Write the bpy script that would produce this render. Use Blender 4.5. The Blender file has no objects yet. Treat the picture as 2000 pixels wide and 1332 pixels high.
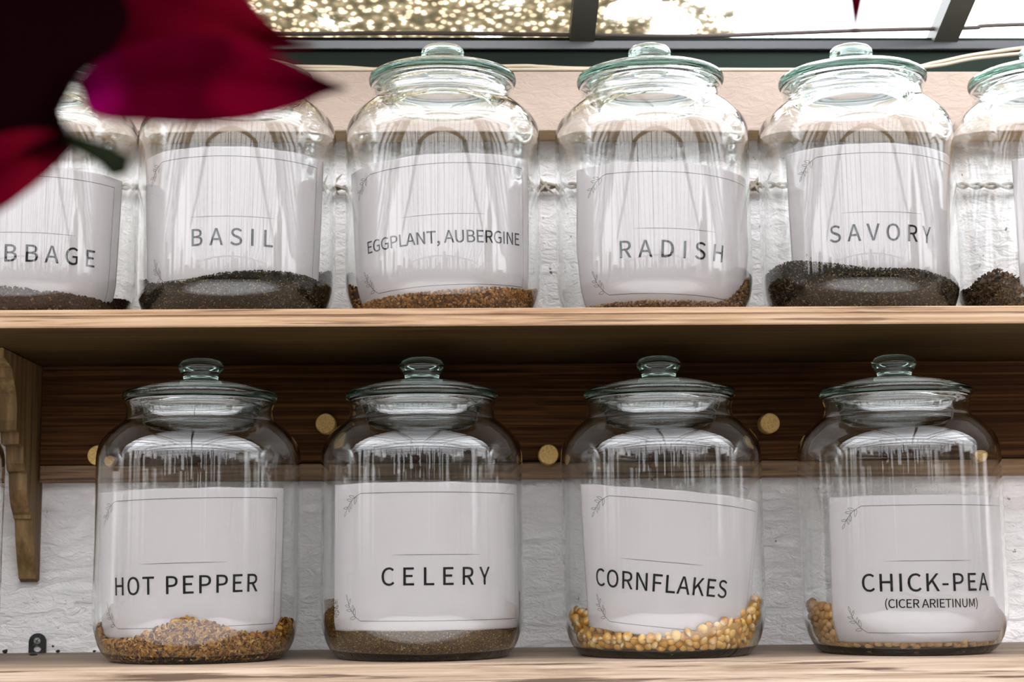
import bpy, bmesh, math, random, json
import numpy as np
from mathutils import Vector, Matrix, noise as mnoise
from mathutils.geometry import tessellate_polygon

S = bpy.context.scene
COL = S.collection
R = math.radians
random.seed(7)
RNG = np.random.default_rng(11)

# ------------------------------------------------------------------ camera
# world: metres; z = 0 is the top of the lower shelf, y = 0 the face of the whitewashed wall,
# the room lies towards -y
CAM_P = Vector((-0.0241, -1.6043, 0.0737))
PITCH, YAW, ROLL, FPX = 0.1409, 0.0320, -0.0096, 3168.13
_f = Vector((math.sin(YAW) * math.cos(PITCH), math.cos(YAW) * math.cos(PITCH), math.sin(PITCH)))
_r0 = _f.cross(Vector((0, 0, 1))).normalized()
_u0 = _r0.cross(_f)
_r = _r0 * math.cos(ROLL) + _u0 * math.sin(ROLL)
_u = -_r0 * math.sin(ROLL) + _u0 * math.cos(ROLL)
cd = bpy.data.cameras.new('camera')
cam = bpy.data.objects.new('camera', cd)
COL.objects.link(cam)
cam.matrix_world = Matrix(((_r.x, _u.x, -_f.x, CAM_P.x), (_r.y, _u.y, -_f.y, CAM_P.y), (_r.z, _u.z, -_f.z, CAM_P.z), (0, 0, 0, 1)))
cd.sensor_width = 36.0
cd.sensor_fit = 'HORIZONTAL'
cd.lens = FPX * 36.0 / 2000.0
cd.clip_start = 0.02
cd.dof.use_dof = True
cd.dof.focus_distance = 1.40
cd.dof.aperture_fstop = 8.5
S.camera = cam

# ------------------------------------------------------------------ sky and exposure
S.view_settings.view_transform = 'Standard'
S.view_settings.look = 'None'
S.view_settings.gamma = 1.0
S.view_settings.use_curve_mapping = False
S.view_settings.exposure = 1.10
S.cycles.max_bounces = 14
S.cycles.diffuse_bounces = 5
S.cycles.glossy_bounces = 8
S.cycles.transmission_bounces = 12
S.cycles.transparent_max_bounces = 40
S.cycles.caustics_refractive = True
S.cycles.caustics_reflective = False
S.cycles.sample_clamp_indirect = 8.0

W = bpy.data.worlds.new('sky')
S.world = W
W.use_nodes = True
nt = W.node_tree
nt.nodes.clear()
o_ = nt.nodes.new('ShaderNodeOutputWorld')
bg = nt.nodes.new('ShaderNodeBackground')
tc = nt.nodes.new('ShaderNodeTexCoord')
sx = nt.nodes.new('ShaderNodeSeparateXYZ')
mr = nt.nodes.new('ShaderNodeMapRange')
rp = nt.nodes.new('ShaderNodeValToRGB')
mr.inputs[1].default_value = -1.0
mr.inputs[2].default_value = 1.0
nt.links.new(tc.outputs['Generated'], sx.inputs[0])
nt.links.new(sx.outputs[2], mr.inputs[0])
nt.links.new(mr.outputs[0], rp.inputs[0])
e = rp.color_ramp.elements
e[0].position = 0.0; e[0].color = (0.03, 0.03, 0.02, 1)
e[1].position = 1.0; e[1].color = (0.11, 0.115, 0.125, 1)
for p_, c_ in ((0.500, 0.02), (0.530, 0.20), (0.560, 0.30), (0.646, 0.36), (0.690, 0.95), (0.770, 1.0), (0.820, 0.80), (0.870, 0.38), (0.933, 0.20)):
    a = e.new(p_); a.color = (c_, c_, c_ * 1.02, 1)
nt.links.new(rp.outputs[0], bg.inputs[0])
bg.inputs[1].default_value = 6.4
nt.links.new(bg.outputs[0], o_.inputs[0])

# ------------------------------------------------------------------ helpers
def link(o, parent=None):
    COL.objects.link(o)
    if parent is not None:
        o.parent = parent
    return o

def mesh_obj(name, verts, faces, mats, parent=None, smooth=False, midx=None):
    me = bpy.data.meshes.new(name)
    me.from_pydata([tuple(v) for v in verts], [], [tuple(f) for f in faces])
    for m in (mats if isinstance(mats, (list, tuple)) else [mats]):
        me.materials.append(m)
    if midx is not None:
        me.polygons.foreach_set('material_index', np.asarray(midx, dtype=np.int32))
    if smooth:
        me.polygons.foreach_set('use_smooth', np.ones(len(me.polygons), dtype=bool))
    me.update()
    return link(bpy.data.objects.new(name, me), parent)

def bm_obj(name, bm, mat, parent=None, smooth=False):
    me = bpy.data.meshes.new(name)
    bmesh.ops.recalc_face_normals(bm, faces=bm.faces)
    bm.to_mesh(me)
    bm.free()
    me.materials.append(mat)
    if smooth:
        me.polygons.foreach_set('use_smooth', np.ones(len(me.polygons), dtype=bool))
    return link(bpy.data.objects.new(name, me), parent)

def empty(name, loc=(0, 0, 0)):
    o = bpy.data.objects.new(name, None)
    o.empty_display_size = 0.02
    o.location = loc
    return link(o)

def tag(o, label=None, cat=None, group=None, kind=None):
    if label: o['label'] = label
    if cat: o['category'] = cat
    if group: o['group'] = group
    if kind: o['kind'] = kind
    return o

def box_bm(x0, x1, y0, y1, z0, z1, bm=None, bevel=0.0):
    bm = bm or bmesh.new()
    vs = [bm.verts.new(p) for p in ((x0, y0, z0), (x1, y0, z0), (x1, y1, z0), (x0, y1, z0), (x0, y0, z1), (x1, y0, z1), (x1, y1, z1), (x0, y1, z1))]
    fs = [bm.faces.new([vs[i] for i in q]) for q in ((0, 3, 2, 1), (4, 5, 6, 7), (0, 1, 5, 4), (1, 2, 6, 5), (2, 3, 7, 6), (3, 0, 4, 7))]
    if bevel:
        es = list({e for f in fs for e in f.edges})
        bmesh.ops.bevel(bm, geom=es, offset=bevel, segments=2, affect='EDGES', profile=0.5)
    return bm

def lathe(profile, n=96, closed=False):
    """profile: (radius, z) pairs from bottom centre outwards; r = 0 ends are welded to the axis"""
    V, F, rings = [], [], []
    for (r, z) in profile:
        if r <= 1e-6:
            rings.append([len(V)]); V.append((0, 0, z))
        else:
            rings.append(list(range(len(V), len(V) + n)))
            V += [(r * math.cos(2 * math.pi * k / n), r * math.sin(2 * math.pi * k / n), z) for k in range(n)]
    pairs = list(zip(rings[:-1], rings[1:])) + ([(rings[-1], rings[0])] if closed else [])
    for A, B in pairs:
        if len(A) == 1 and len(B) == 1: continue
        for k in range(n):
            k2 = (k + 1) % n
            if len(A) == 1: F.append((A[0], B[k2], B[k]))
            elif len(B) == 1: F.append((A[k], A[k2], B[0]))
            else: F.append((A[k], A[k2], B[k2], B[k]))
    return V, F

def fix_normals(o):
    bm = bmesh.new(); bm.from_mesh(o.data)
    bmesh.ops.recalc_face_normals(bm, faces=bm.faces)
    bm.to_mesh(o.data); bm.free()
    return o

def tube(name, pts, r, mat, parent=None, nseg=10, radii=None):
    pts = [Vector(p) for p in pts]
    V, F = [], []
    prev = None
    for i, p in enumerate(pts):
        t = (pts[min(i + 1, len(pts) - 1)] - pts[max(i - 1, 0)]).normalized()
        if prev is None:
            a = t.cross(Vector((0, 0, 1)))
            if a.length < 0.1: a = t.cross(Vector((0, 1, 0)))
            a.normalize()
        else:
            a = (prev - t * prev.dot(t)).normalized()
        prev = a
        b = t.cross(a)
        rr = radii[i] if radii else r
        V += [p + (a * math.cos(2 * math.pi * k / nseg) + b * math.sin(2 * math.pi * k / nseg)) * rr for k in range(nseg)]
    for i in range(len(pts) - 1):
        for k in range(nseg):
            k2 = (k + 1) % nseg
            F.append((i * nseg + k, i * nseg + k2, (i + 1) * nseg + k2, (i + 1) * nseg + k))
    F.append(tuple(range(nseg))[::-1]); F.append(tuple(range((len(pts) - 1) * nseg, len(pts) * nseg)))
    return fix_normals(mesh_obj(name, V, F, mat, parent, smooth=True))

def spline(ctrl, n=12):
    """Catmull-Rom through control points"""
    P = [np.array(p, float) for p in ctrl]
    P = [2 * P[0] - P[1]] + P + [2 * P[-1] - P[-2]]
    out = []
    for i in range(1, len(P) - 2):
        for k in range(n):
            t = k / n
            out.append(0.5 * (2 * P[i] + (P[i + 1] - P[i - 1]) * t + (2 * P[i - 1] - 5 * P[i] + 4 * P[i + 1] - P[i + 2]) * t * t + (3 * P[i] - P[i - 1] - 3 * P[i + 1] + P[i + 2]) * t ** 3))
    out.append(P[-2])
    return out

# ------------------------------------------------------------------ materials
def new_mat(name):
    m = bpy.data.materials.new(name); m.use_nodes = True
    t = m.node_tree; t.nodes.clear()
    return m, t, t.nodes.new('ShaderNodeOutputMaterial')

def N(t, kind, **kw):
    n = t.nodes.new(kind)
    for k, v in kw.items():
        if k.startswith('_'): setattr(n, k[1:], v)
        else: n.inputs[k.replace('__', ' ')].default_value = v
    return n

def ramp(t, stops):
    n = t.nodes.new('ShaderNodeValToRGB'); el = n.color_ramp.elements
    el[0].position, el[0].color = stops[0][0], (*stops[0][1], 1)
    el[1].position, el[1].color = stops[-1][0], (*stops[-1][1], 1)
    for p, c in stops[1:-1]:
        x = el.new(p); x.color = (*c, 1)
    return n

def principled(t, out, **kw):
    b = N(t, 'ShaderNodeBsdfPrincipled', **kw)
    t.links.new(b.outputs[0], out.inputs[0])
    return b

def plain(name, col, rough=0.5, metal=0.0, spec=0.5):
    m, t, o = new_mat(name)
    b = principled(t, o, Roughness=rough, Metallic=metal)
    b.inputs['Base Color'].default_value = (*col, 1)
    b.inputs['Specular IOR Level'].default_value = spec
    return m

def wood(name, dark, mid, light, fine=300.0, along=7.0, rough=0.6, bump=0.25, spec=0.3, cracks=0.0, axis=0):
    m, t, o = new_mat(name)
    L = t.links.new
    tcn = t.nodes.new('ShaderNodeTexCoord')
    sc = [fine, fine, fine]; sc[axis] = along
    mp = N(t, 'ShaderNodeMapping'); mp.inputs['Scale'].default_value = sc
    L(tcn.outputs['Object'], mp.inputs[0])
    # slow wander so the grain bends
    wv = N(t, 'ShaderNodeTexNoise', Scale=5.0, Detail=2.0)
    L(tcn.outputs['Object'], wv.inputs[0])
    ad = N(t, 'ShaderNodeVectorMath', _operation='MULTIPLY_ADD')
    ad.inputs[1].default_value = (2.0, 2.0, 2.0)
    L(wv.outputs['Color'], ad.inputs[0]); L(mp.outputs[0], ad.inputs[2])
    n1 = N(t, 'ShaderNodeTexNoise', Scale=1.0, Detail=5.0, Roughness=0.6)
    L(ad.outputs[0], n1.inputs[0])
    mp2 = N(t, 'ShaderNodeMapping'); s2 = [16.0, 16.0, 16.0]; s2[axis] = 1.5
    mp2.inputs['Scale'].default_value = s2
    L(tcn.outputs['Object'], mp2.inputs[0])
    n2 = N(t, 'ShaderNodeTexNoise', Scale=1.0, Detail=3.0)
    L(mp2.outputs[0], n2.inputs[0])
    mx = N(t, 'ShaderNodeMath', _operation='MULTIPLY_ADD'); mx.inputs[1].default_value = 0.45
    sub = N(t, 'ShaderNodeMath', _operation='MULTIPLY_ADD'); sub.inputs[1].default_value = 0.75; sub.inputs[2].default_value = -0.10
    L(n1.outputs[0], sub.inputs[0])
    L(n2.outputs[0], mx.inputs[0]); L(sub.outputs[0], mx.inputs[2])
    cr = ramp(t, [(0.30, dark), (0.50, mid), (0.68, light)])
    L(mx.outputs[0], cr.inputs[0])
    col = cr.outputs[0]
    if cracks:
        mp3 = N(t, 'ShaderNodeMapping'); s3 = [300.0] * 3; s3[axis] = 7.0
        mp3.inputs['Scale'].default_value = s3
        L(tcn.outputs['Object'], mp3.inputs[0])
        n3 = N(t, 'ShaderNodeTexNoise', Scale=1.0, Detail=4.0, Roughness=0.55)
        L(mp3.outputs[0], n3.inputs[0])
        c3 = ramp(t, [(0.355, (1, 1, 1)), (0.43, (0, 0, 0))])
        L(n3.outputs[0], c3.inputs[0])
        ml = N(t, 'ShaderNodeMath', _operation='MULTIPLY'); ml.inputs[1].default_value = cracks
        L(c3.outputs[0], ml.inputs[0])
        mix = N(t, 'ShaderNodeMix', _data_type='RGBA')
        L(ml.outputs[0], mix.inputs[0]); L(col, mix.inputs[6])
        mix.inputs[7].default_value = (dark[0] * 0.45, dark[1] * 0.4, dark[2] * 0.35, 1)
        col = mix.outputs[2]
    b = principled(t, o, Roughness=rough)
    b.inputs['Specular IOR Level'].default_value = spec
    L(col, b.inputs['Base Color'])
    bp = N(t, 'ShaderNodeBump', Strength=bump, Distance=0.001)
    L(n1.outputs[0], bp.inputs['Height']); L(bp.outputs[0], b.inputs['Normal'])
    return m

def plaster(name, base, stain, bump=0.6, specks=True, scale=1.0):
    m, t, o = new_mat(name); L = t.links.new
    tcn = t.nodes.new('ShaderNodeTexCoord')
    mp = N(t, 'ShaderNodeMapping'); mp.inputs['Scale'].default_value = (55 * scale, 55 * scale, 120 * scale)
    L(tcn.outputs['Object'], mp.inputs[0])
    n1 = N(t, 'ShaderNodeTexNoise', Scale=1.0, Detail=7.0, Roughness=0.62, Distortion=0.6)
    L(mp.outputs[0], n1.inputs[0])
    n2 = N(t, 'ShaderNodeTexNoise', Scale=9.0, Detail=3.0)
    L(tcn.outputs['Object'], n2.inputs[0])
    cr = ramp(t, [(0.35, stain), (0.62, base)])
    L(n2.outputs[0], cr.inputs[0])
    col = cr.outputs[0]
    if specks:
        n3 = N(t, 'ShaderNodeTexNoise', Scale=95.0, Detail=3.0, Roughness=0.7)
        L(tcn.outputs['Object'], n3.inputs[0])
        c3 = ramp(t, [(0.300, (1, 1, 1)), (0.325, (0, 0, 0))])
        L(n3.outputs[0], c3.inputs[0])
        mix = N(t, 'ShaderNodeMix', _data_type='RGBA')
        L(c3.outputs[0], mix.inputs[0]); L(col, mix.inputs[6]); mix.inputs[7].default_value = (0.06, 0.05, 0.04, 1)
        col = mix.outputs[2]
    b = principled(t, o, Roughness=0.75)
    b.inputs['Specular IOR Level'].default_value = 0.25
    L(col, b.inputs['Base Color'])
    bp = N(t, 'ShaderNodeBump', Strength=bump, Distance=0.007)
    L(n1.outputs[0], bp.inputs['Height']); L(bp.outputs[0], b.inputs['Normal'])
    return m

def seed_mat(name, stops, rough=0.55, mottled=0.0):
    m, t, o = new_mat(name); L = t.links.new
    g = t.nodes.new('ShaderNodeNewGeometry')
    cr = ramp(t, stops)
    L(g.outputs['Random Per Island'], cr.inputs[0])
    b = principled(t, o, Roughness=rough)
    b.inputs['Specular IOR Level'].default_value = 0.08
    L(cr.outputs[0], b.inputs['Base Color'])
    return m

def solid_glass(name, col=(0.985, 0.99, 0.99), rough=0.0, density=0.0, tint=(0.58, 0.75, 0.69)):
    m, t, o = new_mat(name)
    g = N(t, 'ShaderNodeBsdfGlass', Roughness=rough, IOR=1.48)
    g.inputs[0].default_value = (*col, 1)
    t.links.new(g.outputs[0], o.inputs[0])
    if density:                                   # bottle-green tint that deepens with the length of the path through the glass
        v = N(t, 'ShaderNodeVolumeAbsorption', Density=density)
        v.inputs[0].default_value = (*tint, 1)
        t.links.new(v.outputs[0], o.inputs[1])
    return m

M = {}
M['wall'] = plaster('whitewashed_plaster', (0.96, 0.915, 0.905), (0.92, 0.875, 0.86), bump=1.0)
M['ledge'] = plaster('cream_painted_timber', (0.44, 0.345, 0.29), (0.385, 0.295, 0.24), bump=0.35, specks=False, scale=1.2)
M['ledge_under'] = wood('bare_ledge_timber', (0.40, 0.26, 0.12), (0.55, 0.38, 0.20), (0.66, 0.49, 0.29))
M['shelf'] = wood('upper_shelf_pine', (0.11, 0.05, 0.018), (0.235, 0.145, 0.080), (0.32, 0.225, 0.155), fine=330, cracks=0.75)
M['shelf2'] = wood('lower_shelf_weathered_pine', (0.09, 0.05, 0.025), (0.225, 0.16, 0.110), (0.34, 0.265, 0.205), fine=330, cracks=0.9)
M['board'] = wood('brown_pine_board', (0.010, 0.003, 0.001), (0.045, 0.018, 0.0055), (0.125, 0.055, 0.018), fine=420, along=5.0, rough=0.65, spec=0.06)
M['strip'] = wood('tan_sapwood_strip', (0.05, 0.022, 0.008), (0.17, 0.095, 0.045), (0.27, 0.17, 0.09), fine=300, cracks=0.8)
M['under'] = wood('shade_darkened_underside', (0.012, 0.006, 0.002), (0.032, 0.018, 0.005), (0.056, 0.034, 0.010), rough=0.7, spec=0.06, fine=330)  # same wood as the shelf, darkened to carry the underside's shade
M['bracket'] = wood('waxed_pine_bracket', (0.06, 0.03, 0.010), (0.14, 0.080, 0.028), (0.26, 0.165, 0.070), fine=150, along=5, axis=2)
M['peg'] = wood('end_grain_dowel', (0.36, 0.20, 0.055), (0.60, 0.38, 0.12), (0.74, 0.50, 0.20), fine=500, along=60, axis=1)
M['metal_dark'] = plain('dark_green_painted_steel', (0.008, 0.016, 0.011), 0.5, 0.0, 0.12)
M['metal_gloss'] = plain('glossy_black_glazing_bar', (0.03, 0.032, 0.036), 0.16, 0.0, 0.8)
M['bar'] = plain('mossy_green_glazing_bar', (0.05, 0.055, 0.045), 0.5)
M['cable'] = plain('cream_cable', (0.50, 0.42, 0.31), 0.5)
M['cord'] = plain('dark_cord', (0.06, 0.045, 0.04), 0.7)
M['wire'] = plain('rusty_twisted_wire', (0.30, 0.26, 0.20), 0.7, 0.2)
M['black_iron'] = plain('black_iron', (0.015, 0.015, 0.014), 0.45, 0.3)
M['screw'] = plain('steel_screw', (0.30, 0.30, 0.27), 0.4, 0.8)
M['crumb'] = plain('dark_crumb', (0.03, 0.022, 0.015), 0.9)
def paper_mat():
    m, t, o = new_mat('white_label_paper')
    d = t.nodes.new('ShaderNodeBsdfDiffuse'); d.inputs[0].default_value = (0.66, 0.615, 0.615, 1)
    tl = t.nodes.new('ShaderNodeBsdfTranslucent'); tl.inputs[0].default_value = (0.72, 0.67, 0.66, 1)
    mx = t.nodes.new('ShaderNodeMixShader'); mx.inputs[0].default_value = 0.48
    t.links.new(d.outputs[0], mx.inputs[1]); t.links.new(tl.outputs[0], mx.inputs[2]); t.links.new(mx.outputs[0], o.inputs[0])
    return m
M['paper'] = paper_mat()
M['ink'] = plain('black_ink', (0.004, 0.005, 0.005), 0.7, 0.0, 0.1)
M['ink_thin'] = plain('grey_ink', (0.10, 0.10, 0.09), 0.6, 0.0, 0.2)
M['ink_sprig'] = plain('olive_ink', (0.10, 0.10, 0.075), 0.6, 0.0, 0.2)
M['glass'] = solid_glass('jar_glass', (0.996, 0.998, 0.997), density=9.0)
M['lid'] = solid_glass('lid_glass', density=26.0)

# ------------------------------------------------------------------ setting
WX0, WX1 = -4.0, 4.0
def structure(name, bm, mat, smooth=False, kind='structure'):
    return tag(bm_obj(name, bm, mat, smooth=smooth), kind=kind)

structure('wall_back', box_bm(WX0, WX1, 0.0, 0.12, -1.0, 0.566), M['wall'])
structure('floor', box_bm(WX0, WX1, -6.2, 0.12, -1.06, -1.0), plaster('dusty_floor', (0.74, 0.70, 0.68), (0.68, 0.64, 0.61)))
# cream ledge along the top of the wall: painted face, bare underside
lb = box_bm(WX0, WX1, -0.040, -0.0002, 0.5065, 0.5675, bevel=0.0012)
led = structure('trim_1', lb, M['ledge'])
led.data.materials.append(M['ledge_under'])
for p in led.data.polygons:
    if p.normal.z < -0.9: p.material_index = 1

# glazed lean-to roof: starts on the wall top, climbs over the viewer, falls away at the far side
SL = 0.344
def roof_z(y): return 0.6146 - SL * (y - 0.03) if y > -3.1 else 0.6146 - SL * (-3.13) + SL * (y + 3.1)

# eaves frame: a dark lower rail, a glossy upper rail
fr = empty('window_frame'); tag(fr, kind='structure')
fr.name = 'window_1'
bm_obj('lower_rail', box_bm(WX0, WX1, -0.004, 0.03, 0.5678, 0.6003, bevel=0.001), M['metal_dark'], fr)
bm_obj('upper_rail', box_bm(WX0, WX1, -0.010, 0.03, 0.6006, 0.6105, bevel=0.0012), M['metal_gloss'], fr)
bm_obj('glazing_bead', box_bm(WX0, WX1, -0.004, 0.03, 0.6108, 0.6150, bevel=0.0008), M['metal_dark'], fr)

def roof_pane_mat(name):
    m, t, o = new_mat(name); L = t.links.new
    tcn = t.nodes.new('ShaderNodeTexCoord')
    vo = N(t, 'ShaderNodeTexVoronoi', Scale=115.0, Randomness=1.0)
    nd = N(t, 'ShaderNodeTexNoise', Scale=70.0, Detail=2.0)
    L(tcn.outputs['Object'], nd.inputs[0])
    va = N(t, 'ShaderNodeVectorMath', _operation='MULTIPLY_ADD'); va.inputs[1].default_value = (0.006, 0.006, 0.006)
    L(nd.outputs['Color'], va.inputs[0]); L(tcn.outputs['Object'], va.inputs[2])
    L(va.outputs[0], vo.inputs[0])
    spot = ramp(t, [(0.0, (0.40, 0.35, 0.29)), (0.18, (0.85, 0.78, 0.69)), (0.34, (0.72, 0.62, 0.50)), (0.48, (0.20, 0.178, 0.130)), (0.8, (0.125, 0.118, 0.088))])
    L(vo.outputs['Distance'], spot.inputs[0])
    n2 = N(t, 'ShaderNodeTexNoise', Scale=22.0, Detail=4.0)
    L(tcn.outputs['Object'], n2.inputs[0])
    # paint wash that has flaked off towards the right of the shelf and high up the roof
    sx = t.nodes.new('ShaderNodeSeparateXYZ'); L(tcn.outputs['Object'], sx.inputs[0])
    gx = N(t, 'ShaderNodeMapRange'); gx.inputs[1].default_value = 0.10; gx.inputs[2].default_value = 0.34; gx.inputs[3].default_value = -0.075; gx.inputs[4].default_value = 0.22
    L(sx.outputs[0], gx.inputs[0])
    gy = N(t, 'ShaderNodeMapRange'); gy.inputs[1].default_value = -0.16; gy.inputs[2].default_value = -0.45; gy.inputs[3].default_value = 0.0; gy.inputs[4].default_value = 0.5
    L(sx.outputs[1], gy.inputs[0])
    s1 = N(t, 'ShaderNodeMath', _operation='ADD'); L(n2.outputs[0], s1.inputs[0]); L(gx.outputs[0], s1.inputs[1])
    s2 = N(t, 'ShaderNodeMath', _operation='ADD'); L(s1.outputs[0], s2.inputs[0]); L(gy.outputs[0], s2.inputs[1])
    mk = ramp(t, [(0.50, (0, 0, 0)), (0.56, (1, 1, 1))])
    L(s2.outputs[0], mk.inputs[0])
    tl = t.nodes.new('ShaderNodeBsdfTranslucent'); L(spot.outputs[0], tl.inputs[0])
    trp = t.nodes.new('ShaderNodeBsdfTransparent'); trp.inputs[0].default_value = (0.90, 0.91, 0.92, 1)
    mx = t.nodes.new('ShaderNodeMixShader')
    L(mk.outputs[0], mx.inputs[0]); L(tl.outputs[0], mx.inputs[1]); L(trp.outputs[0], mx.inputs[2])
    L(mx.outputs[0], o.inputs[0])
    return m
M['pane'] = roof_pane_mat('washed_roof_glass')

# the roof slopes: one glazed sheet each, with its bars
BAR0, BARP = 0.1015, 0.3745
def slab_between(bm, x0, x1, y0, z0, y1, z1, th):
    """box that follows the roof slope from (y0,z0) to (y1,z1)"""
    n = Vector((0, z0 - z1, y1 - y0)); n.normalize()
    if n.z < 0: n = -n
    pts = []
    for (y, z) in ((y0, z0), (y1, z1)):
        for x in (x0, x1):
            for s in (0, 1):
                pts.append(bm.verts.new((x, y + n.y * th * s, z + n.z * th * s)))
    for q in ((0, 1, 3, 2), (4, 6, 7, 5), (0, 4, 5, 1), (2, 3, 7, 6), (0, 2, 6, 4), (1, 5, 7, 3)):
        bm.faces.new([pts[i] for i in q])
bm = bmesh.new(); slab_between(bm, WX0, WX1, 0.03, roof_z(0.03) + 0.001, -3.1, roof_z(-3.0999), 0.004)
pane1 = bm_obj('glass_sheet', bm, M['pane'], fr)
rf = empty('ceiling'); tag(rf, kind='structure')
bm = bmesh.new(); slab_between(bm, WX0, WX1, -3.1, roof_z(-3.1), -6.2, roof_z(-6.2), 0.004)
bm_obj('far_glass_sheet', bm, M['pane'], rf)
k = -11
while BAR0 + BARP * k < WX1:
    x = BAR0 + BARP * k; k += 1
    if x < WX0: continue
    bm = bmesh.new()
    slab_between(bm, x - 0.0125, x + 0.0125, 0.028, roof_z(0.028) - 0.020, -3.1, roof_z(-3.0999) - 0.020, 0.019)
    bm_obj('glazing_bar', bm, M['bar'], fr)
    bm = bmesh.new()
    slab_between(bm, x - 0.0125, x + 0.0125, -3.1, roof_z(-3.1) - 0.020, -6.2, roof_z(-6.2) - 0.020, 0.019)
    bm_obj('glazing_bar', bm, M['bar'], rf)
for y in (-1.4, -2.6, -3.7, -4.9):
    z = roof_z(y)
    bm_obj('purlin', box_bm(WX0, WX1, y - 0.02, y + 0.02, z - 0.062, z - 0.024), M['bar'], rf)
bm_obj('ridge_beam', box_bm(WX0, WX1, -3.13, -3.07, 1.58, roof_z(-3.0999) - 0.02), M['bar'], rf)

# far side of the greenhouse, behind the viewer: dark boarding with glazed gaps and posts
bm = bmesh.new()
x = WX0
rr = random.Random(5)
while x < WX1:
    w = rr.uniform(0.3, 1.1)
    h_ = rr.uniform(0.40, 0.60)
    box_bm(x, x + w, -6.25, -6.2, -1.0, h_, bm)
    x += w + rr.uniform(0.04, 0.12)
box_bm(WX0, WX1, -6.25, -6.2, -1.0, -0.25, bm)
structure('wall_front', bm, plain('dark_boarding', (0.035, 0.03, 0.02), 0.8))
for (nm, x) in (('wall_left', WX0), ('wall_right', WX1)):
    bm = bmesh.new()
    box_bm(x - 0.05, x + 0.05, -6.2, 0.12, -1.0, -0.1, bm)
    for y in (-5, -4, -3, -2, -1):
        box_bm(x - 0.03, x + 0.03, y - 0.03, y + 0.03, -0.1, roof_z(y), bm)
    structure(nm, bm, plain(nm + '_boards', (0.12, 0.09, 0.06), 0.7))

# unseen dark poles added outside the far glass to streak the jar reflections
bm = bmesh.new()
rr = random.Random(21)
x = -9.0
while x < 9.0:
    w = rr.choice((0.06, 0.09, 0.14, 0.3, 0.6))
    h_ = rr.uniform(1.0, 3.4) if w < 0.2 else rr.uniform(0.9, 1.7)
    y_ = rr.uniform(-9.5, -7.2)
    n_ = 10
    b0 = [bm.verts.new((x + w * 0.5 * math.cos(6.283 * q / n_), y_ + w * 0.5 * math.sin(6.283 * q / n_), -1.0)) for q in range(n_)]
    lean = rr.uniform(-0.15, 0.15)
    b1 = [bm.verts.new((x + lean + w * 0.35 * math.cos(6.283 * q / n_), y_ + w * 0.35 * math.sin(6.283 * q / n_), h_)) for q in range(n_)]
    for q in range(n_): bm.faces.new((b0[q], b0[(q + 1) % n_], b1[(q + 1) % n_], b1[q]))
    bm.faces.new(b1)
    x += w * 0.72 + rr.choice((0.0, 0.0, 0.0, 0.03, 0.05, 0.16))
for sgn in (-1, 1):
    y_ = -8.0
    while y_ < 0.8:
        w = rr.choice((0.08, 0.14, 0.3, 0.5))
        h_ = rr.uniform(0.7, 1.9)
        x_ = sgn * rr.uniform(5.2, 6.4)
        box_bm(x_ - w / 2, x_ + w / 2, y_ - w / 2, y_ + w / 2, -1.0, h_, bm)
        y_ += w * 0.8 + rr.choice((0.0, 0.03, 0.12, 0.3))
structure('reflection_streak_poles', bm, plain('streak_pole_dark', (0.035, 0.033, 0.022), 0.85))

# ------------------------------------------------------------------ shelves, board, pegs, bracket
SD = 0.2646                       # shelf depth
ZU = 0.2921                       # top of the upper shelf
UTH = 0.0152
def shelf(name, z, th, mat, bead):
    prof = [(-0.0004, z), (-SD + 0.0015, z), (-SD, z - 0.0012)]
    if bead:
        prof += [(-SD, z - 0.0050), (-SD + 0.0012, z - 0.0056), (-SD + 0.0012, z - 0.0064), (-SD, z - 0.0070)]
    prof += [(-SD, z - th + 0.0012), (-SD + 0.0012, z - th), (-0.0004, z - th)]
    V, F = [], []
    xs = np.linspace(-1.6, 1.6, 161)
    for x in xs:
        for (y, zz) in prof:
            dz = 0.0
            V.append((x, y + (0.0006 * mnoise.noise(Vector((x * 9, zz * 80, 3))) if y < -0.2 else 0), zz + dz))
    n = len(prof)
    for i in range(len(xs) - 1):
        for j in range(n):
            j2 = (j + 1) % n
            F.append((i * n + j, (i + 1) * n + j, (i + 1) * n + j2, i * n + j2))
    F.append(tuple(range(n))); F.append(tuple(range((len(xs) - 1) * n, len(xs) * n))[::-1])
    o = fix_normals(mesh_obj(name, V, F, mat))
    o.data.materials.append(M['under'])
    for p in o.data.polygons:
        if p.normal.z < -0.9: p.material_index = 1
    return o
us = shelf('shelf_board', ZU, UTH, M['shelf'], True)
tag(us, 'upper wooden shelf board carrying the row of jars under the window', 'shelf')
ls = shelf('shelf_board', 0.0, 0.028, M['shelf2'], False)
tag(ls, 'lower weathered wooden shelf board under the HOT PEPPER and CELERY jars', 'shelf')

# brown backing board with a lighter lower strip and dowel pegs
pr = empty('peg_rail', (0, 0, 0))
tag(pr, 'dark brown pine rail with round dowel pegs under the upper shelf', 'peg rail')
bm_obj('backing_board', box_bm(-0.4325, 1.6, -0.018, -0.0003, 0.1800, ZU - UTH - 0.0003, bevel=0.001), M['board'], pr)
tag(bm_obj('lower_edge_strip', box_bm(-0.4325, 1.6, -0.0185, -0.0003, 0.1630, 0.1792, bevel=0.0015), M['strip'], pr), 'paler tan strip along the lower edge')
for (x, z) in ((-0.3735, 0.1876), (-0.1552, 0.2170), (0.0605, 0.1854), (0.2775, 0.2145), (0.492, 0.1850), (0.70, 0.214)):
    V, F = lathe([(0, 0), (0.0098, 0), (0.0098, 0.014), (0.0095, 0.0160), (0.0088, 0.0168), (0, 0.0170)], 32)
    V = [(x + a, -0.0178 - c, z + b) for a, b, c in V]
    pg = fix_normals(mesh_obj('dowel_peg', V, F, M['peg'], pr, smooth=False))

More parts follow.
